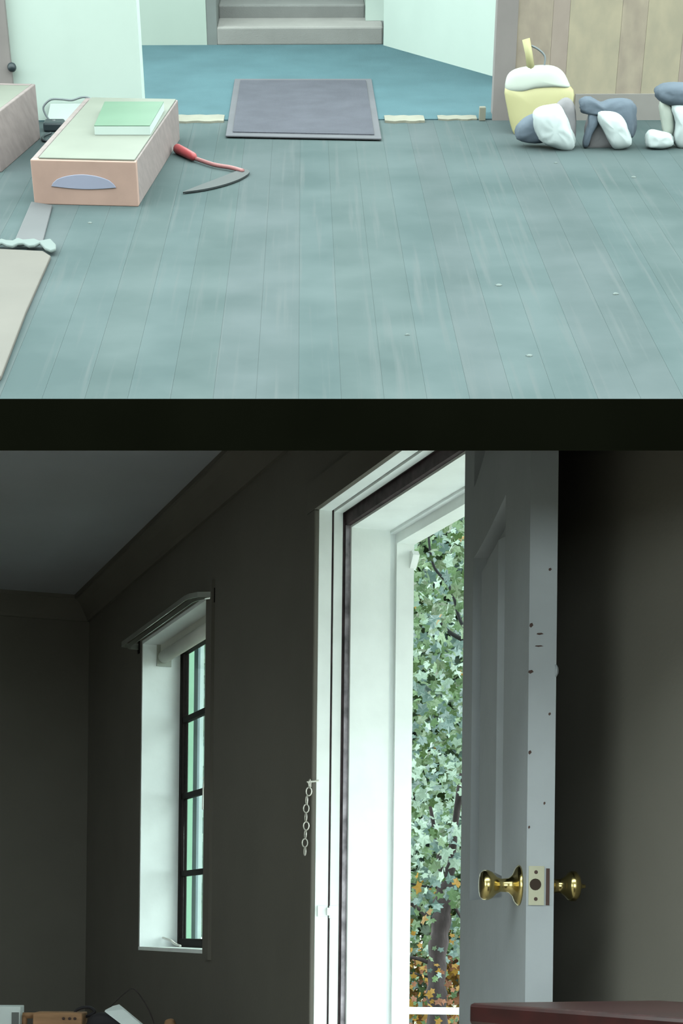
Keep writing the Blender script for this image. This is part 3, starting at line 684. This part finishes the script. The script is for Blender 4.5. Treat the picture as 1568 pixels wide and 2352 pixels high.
# chips of plaster on the floor
for i, (x, y, r, lb) in enumerate(((1145, 656, .010, 'oval white plaster chip on bare floor, right of centre'), (1413, 676, .0085, 'white plaster chip on the floor nearest the right edge'), (935, 770, .006, 'tiny white plaster chip nearest the front slab edge'), (1276, 375, .006, 'tiny white plaster chip in front of the bundles'), (1455, 408, .009, 'flat white plaster chip below the right bundles'), (207, 513, .007, 'small white plaster chip just in front of the wooden box'), (1215, 818, .009, 'faint white plaster chip near the front slab edge, right side'))):
    p = fl(x, y); n = 9; mb = MB()
    ring = lambda k, c: [p + sU * (math.cos(6.283 * j / n) * r * k * (1 + .25 * math.sin(j * 2.3 + i))) + hU * (math.sin(6.283 * j / n) * r * .7 * k * (1 + .2 * math.cos(j * 1.9 + i))) + nU * c for j in range(n)]
    mb.loft([ring(1, -.0005), ring(1, .002), ring(.5, .0045)]); tag(mb.build('plaster_chip', 'fluff'), lb, 'chip', 'plaster chips on the floor')

# ================================================================== LOWER STOREY: things
# double curtain rod over the window
rod = thing('curtain_rod', A((sWf + sWn) / 2, -.05, zW1 + .03), 'double flat curtain rod mounted above the small window', 'curtain rod')
so = .075
p0_ = on_plane(278, 1488, A(0, -so, 0), nA); p1_ = on_plane(429, 1364, A(0, -so, 0), nA)
zr = .5 * (p0_.z + p1_.z); sf, sn_ = (p0_ - R0).dot(dA), (p1_ - R0).dot(dA)
for dzz, o2 in ((0, so), (-.006, so - .026)):
    mb = MB(); path = [A(sf, 0, 0), A(sf, -o2 + .02, 0)]
    path = [(sf + .0, .0), (sf, -o2 + .015), (sf - .006, -o2 + .004), (sf - .02, -o2), (sn_ + .02, -o2), (sn_ - .02, -o2 + .006), (sn_ - .06, -o2 + .025), (sn_ - .085, 0)]
    rings = [[A(s, t, zr + dzz - .009), A(s, t - .003, zr + dzz - .009), A(s, t - .003, zr + dzz + .009), A(s, t, zr + dzz + .009)] for s, t in path]
    mb.loft(rings); mb.build('rod', 'rod_metal', rod)
for s_ in (sf, sn_ - .085):
    mb = MB(); Abox(mb, s_ - .012, s_ + .012, -.004, -.0005, zr - .03, zr + .02); mb.build('bracket', 'sash_dark', rod)
# rolled shade inside the reveal
rs = thing('roller_shade', A((sWf + sWn) / 2, .1, zW1 - .09), 'rolled up pale shade inside the top of the window', 'shade')
zc2 = z_of(360, 1503, .075)
mb = MB(); mb.tube([A(sWf - .02, .09, zW1 - .062), A(sWn + .02, .09, zW1 - .062)], .026, 16); rr_ = mb.build('roll', 'shade_roll', rs, True)
for s_ in (sWf - .012, sWn + .02):
    mb = MB(); Abox(mb, s_, s_ - .008, .06, .12, zW1 - .10, zW1 - .014); mb.build('bracket', 'rod_metal', rs)
pc = on_plane(468, 1822, A(0, .13, 0), nA); sp = (pc - R0).dot(dA)
pts = smooth_curve([A(sp - .02, .13, pc.z + .06), A(sp, .128, pc.z + .03), A(sp + .012, .13, pc.z), A(sp + .006, .128, pc.z - .03), A(sp + .014, .13, pc.z - .06)])
mb = MB(); mb.tube([A(sp - .02, .13, zW1 - .07)] + pts, .003, 6); mb.build('pull_cord', 'cord_white', rr_, True)
pts = [on_plane(x, y, A(0, .10, 0), nA) for x, y in ((368, 2152), (380, 2156), (392, 2160), (402, 2168), (414, 2173))]
for p in pts: p.z = max(p.z, zW0 + .02)
mb = MB(); mb.tube(smooth_curve(pts), [.005] * 25, 6); o = mb.build('loose_cord', 'cord_white', None, True); tag(o, 'loose white cord lying on the window sill', 'cord')
# door chain on the casing
ch = thing('door_chain', on_plane(705, 1960, A(0, -.022, 0), nA), 'pale metal door chain hanging beside the door casing', 'chain')
cpix = [(711, 1800), (709, 1818), (704, 1838), (703, 1857), (702, 1877), (703, 1897), (701, 1916), (700, 1936), (700, 1955)]
for i, (x, y) in enumerate(cpix):
    c = on_plane(x, y, A(0, -.03, 0), nA); mb = MB()
    ax = dA if i % 2 == 0 else (dA * .5 - nA * .85).normalized()
    mb.torus(c, ax, V((0, 0, 1)), 0.0078, .0118, .0019); mb.build('link', 'chain_metal', ch, True)
c = on_plane(714, 1797, A(0, -.02, 0), nA); mb = MB(); mb.tube([c - V((0, 0, .012)) + nA * .0, c + nA * -.012, c + V((0, 0, .006)) + nA * .022], .003, 6); mb.build('hook', 'chain_metal', ch)
# dark red chest at the lower right
zc = EYE - .085
def on_z(x, y, z): return on_plane(x, y, V((0, 0, z)), V((0, 0, 1)))
c0 = on_z(1076, 2303, zc); c1 = on_z(1568, 2338, zc); d = (c1 - c0).normalized(); pr = V((-d.y, d.x, 0))
if pr.y < 0: pr = -pr
DP = max(.10, (on_z(1500, 2297, zc) - c0).dot(pr))
chs = thing('wooden_chest', V((*(c0 + d * .4 + pr * .2).xy, 0)), 'dark red polished wooden chest in the near corner', 'chest')
mb = MB(); mb.box3(c0 + d * .012 + pr * .008 + V((0, 0, -zc + .06)), d * .80, pr * (DP - .02), V((0, 0, zc - .06 - .028))); mb.build('body', 'mahogany', chs, bevel=.004)
mb = MB(); mb.box3(c0 + V((0, 0, -.028)), d * .83, pr * DP, V((0, 0, .028))); mb.build('top', 'mahogany', chs, bevel=.005)
for q_, r_ in ((.02, .01), (.75, .01), (.02, DP - .07), (.75, DP - .07)):
    mb = MB(); mb.box3(V((*(c0 + d * q_ + pr * r_).xy, 0)), d * .05, pr * .05, V((0, 0, .06))); mb.build('foot', 'mahogany', chs)
# low table at the lower left with clutter
zT = EYE - .335; dT = 5.6
tb = thing('low_table', V((-.95, dT + .1, 0)), 'low dark table carrying the clutter under the small window', 'table')
def T(x, dd=dT): return (x - PX) / FPX * dd
x0, x1 = T(-260), T(470)
mb = MB(); mb.box3(V((x0, dT - .22, zT - .03)), V((x1 - x0, 0, 0)), V((0, .5, 0)), V((0, 0, .03))); mb.build('tabletop', 'table_wood', tb, bevel=.004)
for xx in (x0 + .03, x1 - .07):
    for yy in (dT - .19, dT + .22):
        mb = MB(); mb.box3(V((xx, yy, 0)), V((.04, 0, 0)), V((0, .04, 0)), V((0, 0, zT - .03))); mb.build('leg', 'table_wood', tb)
def zpix(y, dd): return EYE + (PY - y) / FPX * dd
mb = MB(); xx0, xx1 = T(-60), T(45); mb.box3(V((xx0, dT, zT)), V((xx1 - xx0, .03, 0)), V((-.01, .12, 0)), V((0, 0, zpix(2321, dT) - zT))); cw = thing('carton', V(((xx0 + xx1) / 2, dT + .05, zT)), 'white carton at the bottom left corner', 'carton'); mb.build('body', 'carton_white', cw, bevel=.002)
mb = MB(); mb.box3(V((T(26), dT - .004 + .028, zT + .01)), V((.022, .006, 0)), V((0, -.004, 0)), V((0, 0, .06))); mb.build('printed_panel', 'post_grey', cw)
mb = MB(); xx0, xx1 = T(80), T(192); mb.box3(V((xx0, dT - .02, zT)), V((xx1 - xx0, .01, 0)), V((0, .11, 0)), V((0, 0, zpix(2333, dT) - zT))); wb = thing('wooden_block_box', V(((xx0 + xx1) / 2, dT, zT)), 'small tan wooden box on the low table', 'box'); mb.build('body', 'tan_wood', wb, bevel=.003)
for k_ in (T(150), T(164), T(176)):
    mb = MB(); mb.lathe(V((k_, dT - .02 + .004, zpix(2346, dT))), V((0, -1, 0)), [(0, .005), (.004, .005), (.005, .002)], 8); mb.build('stud', 'chip', wb)
mb = MB(); mb.tube([V((T(48), dT + .05, zpix(2342, dT))), V((T(79), dT + .05, zpix(2342, dT)))], .010, 10); 
mb.tube([V((T(52), dT + .05, zT + .001)), V((T(52), dT + .05, zpix(2342, dT))), ], .009, 8)
tag(mb.build('wooden_dowel', 'tan_wood', None, True), 'short tan wooden dowel between carton and box', 'dowel')
mb = MB(); mb.prism([V((T(x), dT - .10 + k, zpix(y, dT - .10))) for x, y, k in ((247, 2331, .05), (262, 2322, .07), (276, 2318, .08), (290, 2326, .05), (340, 2362, 0), (300, 2366, 0))], V((0, .012, .004)))
tag(mb.build('folded_paper', 'paper'), 'white folded paper leaning in the table clutter', 'paper')
mb = MB(); o_ = [(T(x), zpix(y, dT)) for x, y in ((205, 2352), (215, 2338), (235, 2330), (262, 2334), (290, 2345), (300, 2362), (250, 2368), (210, 2366))]
mb.puff(o_, .04, .03, V((0, dT - .02, 0)), V((1, 0, 0)), V((0, 0, 1)), V((0, -1, 0)), 5, .15); tag(mb.build('black_cloth', 'black_cloth', None, True), 'crumpled black cloth beside the folded paper', 'cloth')
pts = smooth_curve([V((T(x), dT + .07, zpix(y, dT + .07))) for x, y in ((172, 2366), (166, 2334), (180, 2322), (200, 2320), (212, 2330), (196, 2340), (180, 2342))])
mb = MB(); mb.tube(pts, .005, 6); tag(mb.build('black_cable', 'black_cloth', None, True), 'looped black cable behind the tan wooden box', 'cable')
pts = smooth_curve([V((T(x), dT + .1, zpix(y, dT + .1))) for x, y in ((233, 2366), (238, 2330), (262, 2302), (284, 2283), (296, 2276), (308, 2283), (326, 2308), (338, 2330), (347, 2352), (350, 2368))])
mb = MB(); mb.tube(pts, .0018, 6); tag(mb.build('bent_wire', 'bark', None, True), 'thin bent wire arching above the table clutter', 'wire')
mb = MB(); mb.puff([(T(x), zpix(y, dT)) for x, y in ((378, 2352), (386, 2346), (396, 2345), (403, 2352), (404, 2370), (378, 2370))], .02, .02, V((0, dT + .03, 0)), V((1, 0, 0)), V((0, 0, 1)), V((0, -1, 0)), 4); tag(mb.build('tan_ball', 'tan_wood', None, True), 'small rounded tan lump at the bottom edge under the window', 'lump')

# ================================================================== OUTSIDE
mb = MB(); mb.prism([V((-25, -20, -.42)), V((25, -20, -.42)), V((60, 160, -.42)), V((-60, 160, -.42))], V((0, 0, -.1)))
struct(mb.build('ground_outside', 'lawn'))
# white rail across the porch
zr_ = zpix(2320, 6.3)
mb = MB(); mb.prism([A(.9, TW + .005, -.06), A(-4, TW + .005, -.06), A(-4, 2.0, -.06), A(.9, 2.0, -.06)], V((0, 0, .05))); struct(mb.build('floor_bounce', 'white_paint'), 'added pale deck bouncing daylight up to the door head', 'deck')  # unseen deck added to bounce daylight under the door head
rl = thing('porch_rail', V((.4, 6.3, -.42)), 'white horizontal rail outside the open door', 'rail')
mb = MB(); mb.box3(V((-.25, 6.3, zr_ - .012)), V((1.9, -.0, 0)), V((0, .05, 0)), V((0, 0, .024))); mb.build('bar', 'white_paint', rl)
for xx in (-.25, 1.6):
    mb = MB(); mb.box3(V((xx, 6.3, -.42)), V((.05, 0, 0)), V((0, .05, 0)), V((0, 0, zr_ + .42 + .012))); mb.build('post', 'white_paint', rl)
# board screen seen through the window
yS = 8.8
bs = thing('board_screen', V((-.9, yS, -.42)), 'pale green and white upright board screen outside the window', 'fence')
bn = V((.85, -.53, 0)).normalized(); bd = V((-bn.y, bn.x, 0)); bc = V((T(445, yS), yS, 0))
px_ = (380, 409, 421, 425, 443, 447, 452, 457, 473, 478, 492, 515, 540)
xs = [(on_plane(x, 1800, bc, bn) - bc).dot(bd) for x in px_]
cols = ['screen_white', 'screen_green', 'screen_white', 'screen_green', 'screen_dark', 'screen_green', 'screen_dark', 'screen_white', 'screen_dark', 'screen_white', 'screen_green', 'screen_white']
for i in range(len(xs) - 1):
    off = -.02 * (i % 3)
    mb = MB(); mb.box3(V((bc.x, bc.y, -.42)) + bd * xs[i] + bn * off, bd * (xs[i + 1] - xs[i]), -bn * .03, V((0, 0, 4.4))); mb.build('board', cols[i], bs)
# maple tree beyond the doorway
def leaf_outline(rr):
    pts = []; lob = [1.05, .58, .62, .86, .50, .55, .60, .34, .16, .34, .60, .55, .50, .86, .62, .58]
    for k, l in enumerate(lob):
        t = math.pi / 2 + 2 * math.pi * k / len(lob); pts.append((math.cos(t) * l, math.sin(t) * l))
    return pts
LO = leaf_outline(random)
def leaf_mesh(mname):
    vs = [V((0, 0, 0))] + [V((x, y, -.22 * (x * x + y * y) + .12 * abs(x))) for x, y in LO]
    n = len(LO); fs = [(0, 1 + i, 1 + (i + 1) % n) for i in range(n)]
    me = bpy.data.meshes.new('leaf'); me.from_pydata(vs, [], fs); me.materials.append(MATS[mname]); return me
LM = {k: leaf_mesh(k) for k in ('leaf_pale', 'leaf_mid', 'leaf_deep', 'leaf_blue', 'leaf_gold', 'leaf_rust')}
yT = 10.0
tx = T(1004, yT)
tree = thing('maple_tree', V((tx, yT, -.42)), 'green maple tree with dark trunk seen through the open doorway', 'tree')
tp = [(1004, 2560, .070), (1004, 2352, .058), (1002, 2260, .054), (1005, 2180, .056), (1014, 2110, .054), (1018, 2060, .048), (1028, 2020, .030), (1036, 1985, .022), (1044, 1900, .02), (1075, 1700, .018), (1120, 1500, .014)]
mb = MB(); mb.tube([V((tx, yT, -.44))] + smooth_curve([at_depth(x, y, yT) for x, y, r in tp], 4), [.085] + [tp[min(i // 4, len(tp) - 1)][2] * (1 + .12 * math.sin(i * 2.1)) for i in range(4 * (len(tp) - 1) + 1)], 12)
mb.build('trunk', 'bark', tree, True)
def branch(pix, r0, r1, mt, dd=yT, ddn=None):
    pts = smooth_curve([at_depth(x, y, dd + (0 if ddn is None else ddn * i)) for i, (x, y) in enumerate(pix)], 5); n = len(pts)
    mb = MB(); mb.tube(pts, [r0 + (r1 - r0) * i / (n - 1) for i in range(n)], 7); mb.build('branch', mt, tree, True)
branch([(1018, 2062), (1016, 2020), (1010, 1985), (1002, 1930), (985, 1840)], .022, .010, 'bark')
branch([(1018, 2034), (1050, 2030), (1090, 2022)], .008, .004, 'twig')
branch([(1012, 2040), (980, 2036), (945, 2030), (900, 2018)], .008, .004, 'twig')
branch([(992, 2118), (975, 2100), (958, 2086), (930, 2066)], .016, .009, 'bark')
branch([(992, 2215), (972, 2206), (950, 2200), (920, 2200)], .014, .008, 'bark')
branch([(990, 2245), (965, 2240), (930, 2232)], .008, .005, 'twig')
branch([(1028, 2060), (1045, 2085), (1060, 2110)], .012, .008, 'bark')
branch([(1120, 1500), (1062, 1436), (1042, 1372), (1026, 1338), (998, 1305), (987, 1262), (984, 1226)], .011, .006, 'twig', 9.4, 0)
branch([(1120, 1500), (1056, 1466), (1030, 1450), (1004, 1424)], .016, .008, 'twig', 9.7, 0)
rg = random.Random(11)
def pick(z, deep):
    q = rg.random()
    if z < .75: w = (('leaf_rust', .30), ('leaf_gold', .36), ('leaf_mid', .16), ('leaf_deep', .12), ('leaf_blue', .06))
    elif z < 1.25: w = (('leaf_mid', .32), ('leaf_deep', .26), ('leaf_gold', .12), ('leaf_blue', .22), ('leaf_pale', .08))
    elif z < 1.9: w = (('leaf_pale', .52), ('leaf_mid', .22), ('leaf_blue', .18), ('leaf_deep', .08))
    else: w = (('leaf_blue', .26), ('leaf_mid', .38), ('leaf_deep', .20), ('leaf_pale', .15), ('leaf_gold', .01))
    for k, p in w:
        q -= p
        if q <= 0: return k
    return w[-1][0]
def leaf_matrix(p, r):
    e = Matrix.Rotation(rg.uniform(0, 6.283), 4, 'Z') 
    tilt = Matrix.Rotation(math.radians(rg.uniform(25, 115)), 4, 'X') 
    yaw = Matrix.Rotation(rg.gauss(0, .7), 4, 'Z')
    return Matrix.Translation(p) @ yaw @ tilt @ e @ Matrix.Scale(r, 4)
kT = .545 / 10.0   # direction in which the doorway looks out
def crown_point(wide, near, far):
    y = rg.uniform(near, far); z = rg.uniform(-.1, 4.2)
    return V((tx + (y - yT) * kT + rg.gauss(0, wide), y, z))
n_part = 0
for _ in range(4000):
    if n_part >= 300: break
    p = crown_point(.13, 8.6, 10.6)
    if p.z > 3.45 or rg.random() < .12: continue
    if p.z < 1.35 and rg.random() < .60: continue
    ob = bpy.data.objects.new('leaf', LM[pick(p.z, 0)]); COL.objects.link(ob); ob.parent = tree
    mw = leaf_matrix(p, rg.uniform(.026, .052) * (.62 if p.z < .95 else 1)); mw.translation = mw.translation - tree.location; ob.matrix_basis = mw; n_part += 1
def leaf_cloud(name, parent, pts, rmin, rmax, kinds=None):
    by = {}
    for p in pts:
        k = kinds(p) if kinds else pick(p.z, 1); vs, fs = by.setdefault(k, ([], []))
        M = leaf_matrix(p, rg.uniform(rmin, rmax) * (.7 if p.z < .95 else 1)); o = len(vs); vs.append(M @ V((0, 0, 0)))
        for x, y in LO: vs.append(M @ V((x, y, -.22 * (x * x + y * y) + .12 * abs(x))))
        n = len(LO); fs += [(o, o + 1 + i, o + 1 + (i + 1) % n) for i in range(n)]
    me = bpy.data.meshes.new(name); av, af, mi = [], [], []
    org = parent_world(parent) if parent else V((0, 0, 0))
    for j, (k, (vs, fs)) in enumerate(by.items()):
        o = len(av); av += [v - org for v in vs]; af += [tuple(o + i for i in f) for f in fs]; mi += [j] * len(fs); me.materials.append(MATS[k])
    me.from_pydata(av, [], af); me.polygons.foreach_set('material_index', mi); me.update()
    ob = bpy.data.objects.new(name, me); COL.objects.link(ob); ob.parent = parent; ob['kind'] = 'stuff'; return ob
pts = []
for _ in range(13000):
    p = crown_point(.9, 9.2, 12.0)
    if p.z < 1.2 and rg.random() < .5: continue
    if p.x < tx - .45: continue
    pts.append(p)
leaf_cloud('foliage', tree, pts, .026, .055)
pts = [V((rg.uniform(-1.2, 3.6), rg.uniform(13.0, 15.5), rg.uniform(-.42, 5.6))) for _ in range(40000)]
o = leaf_cloud('woodland_foliage', None, pts, .06, .11)
o['label'] = 'distant mixed green and gold foliage behind the maple tree'; o['category'] = 'foliage'
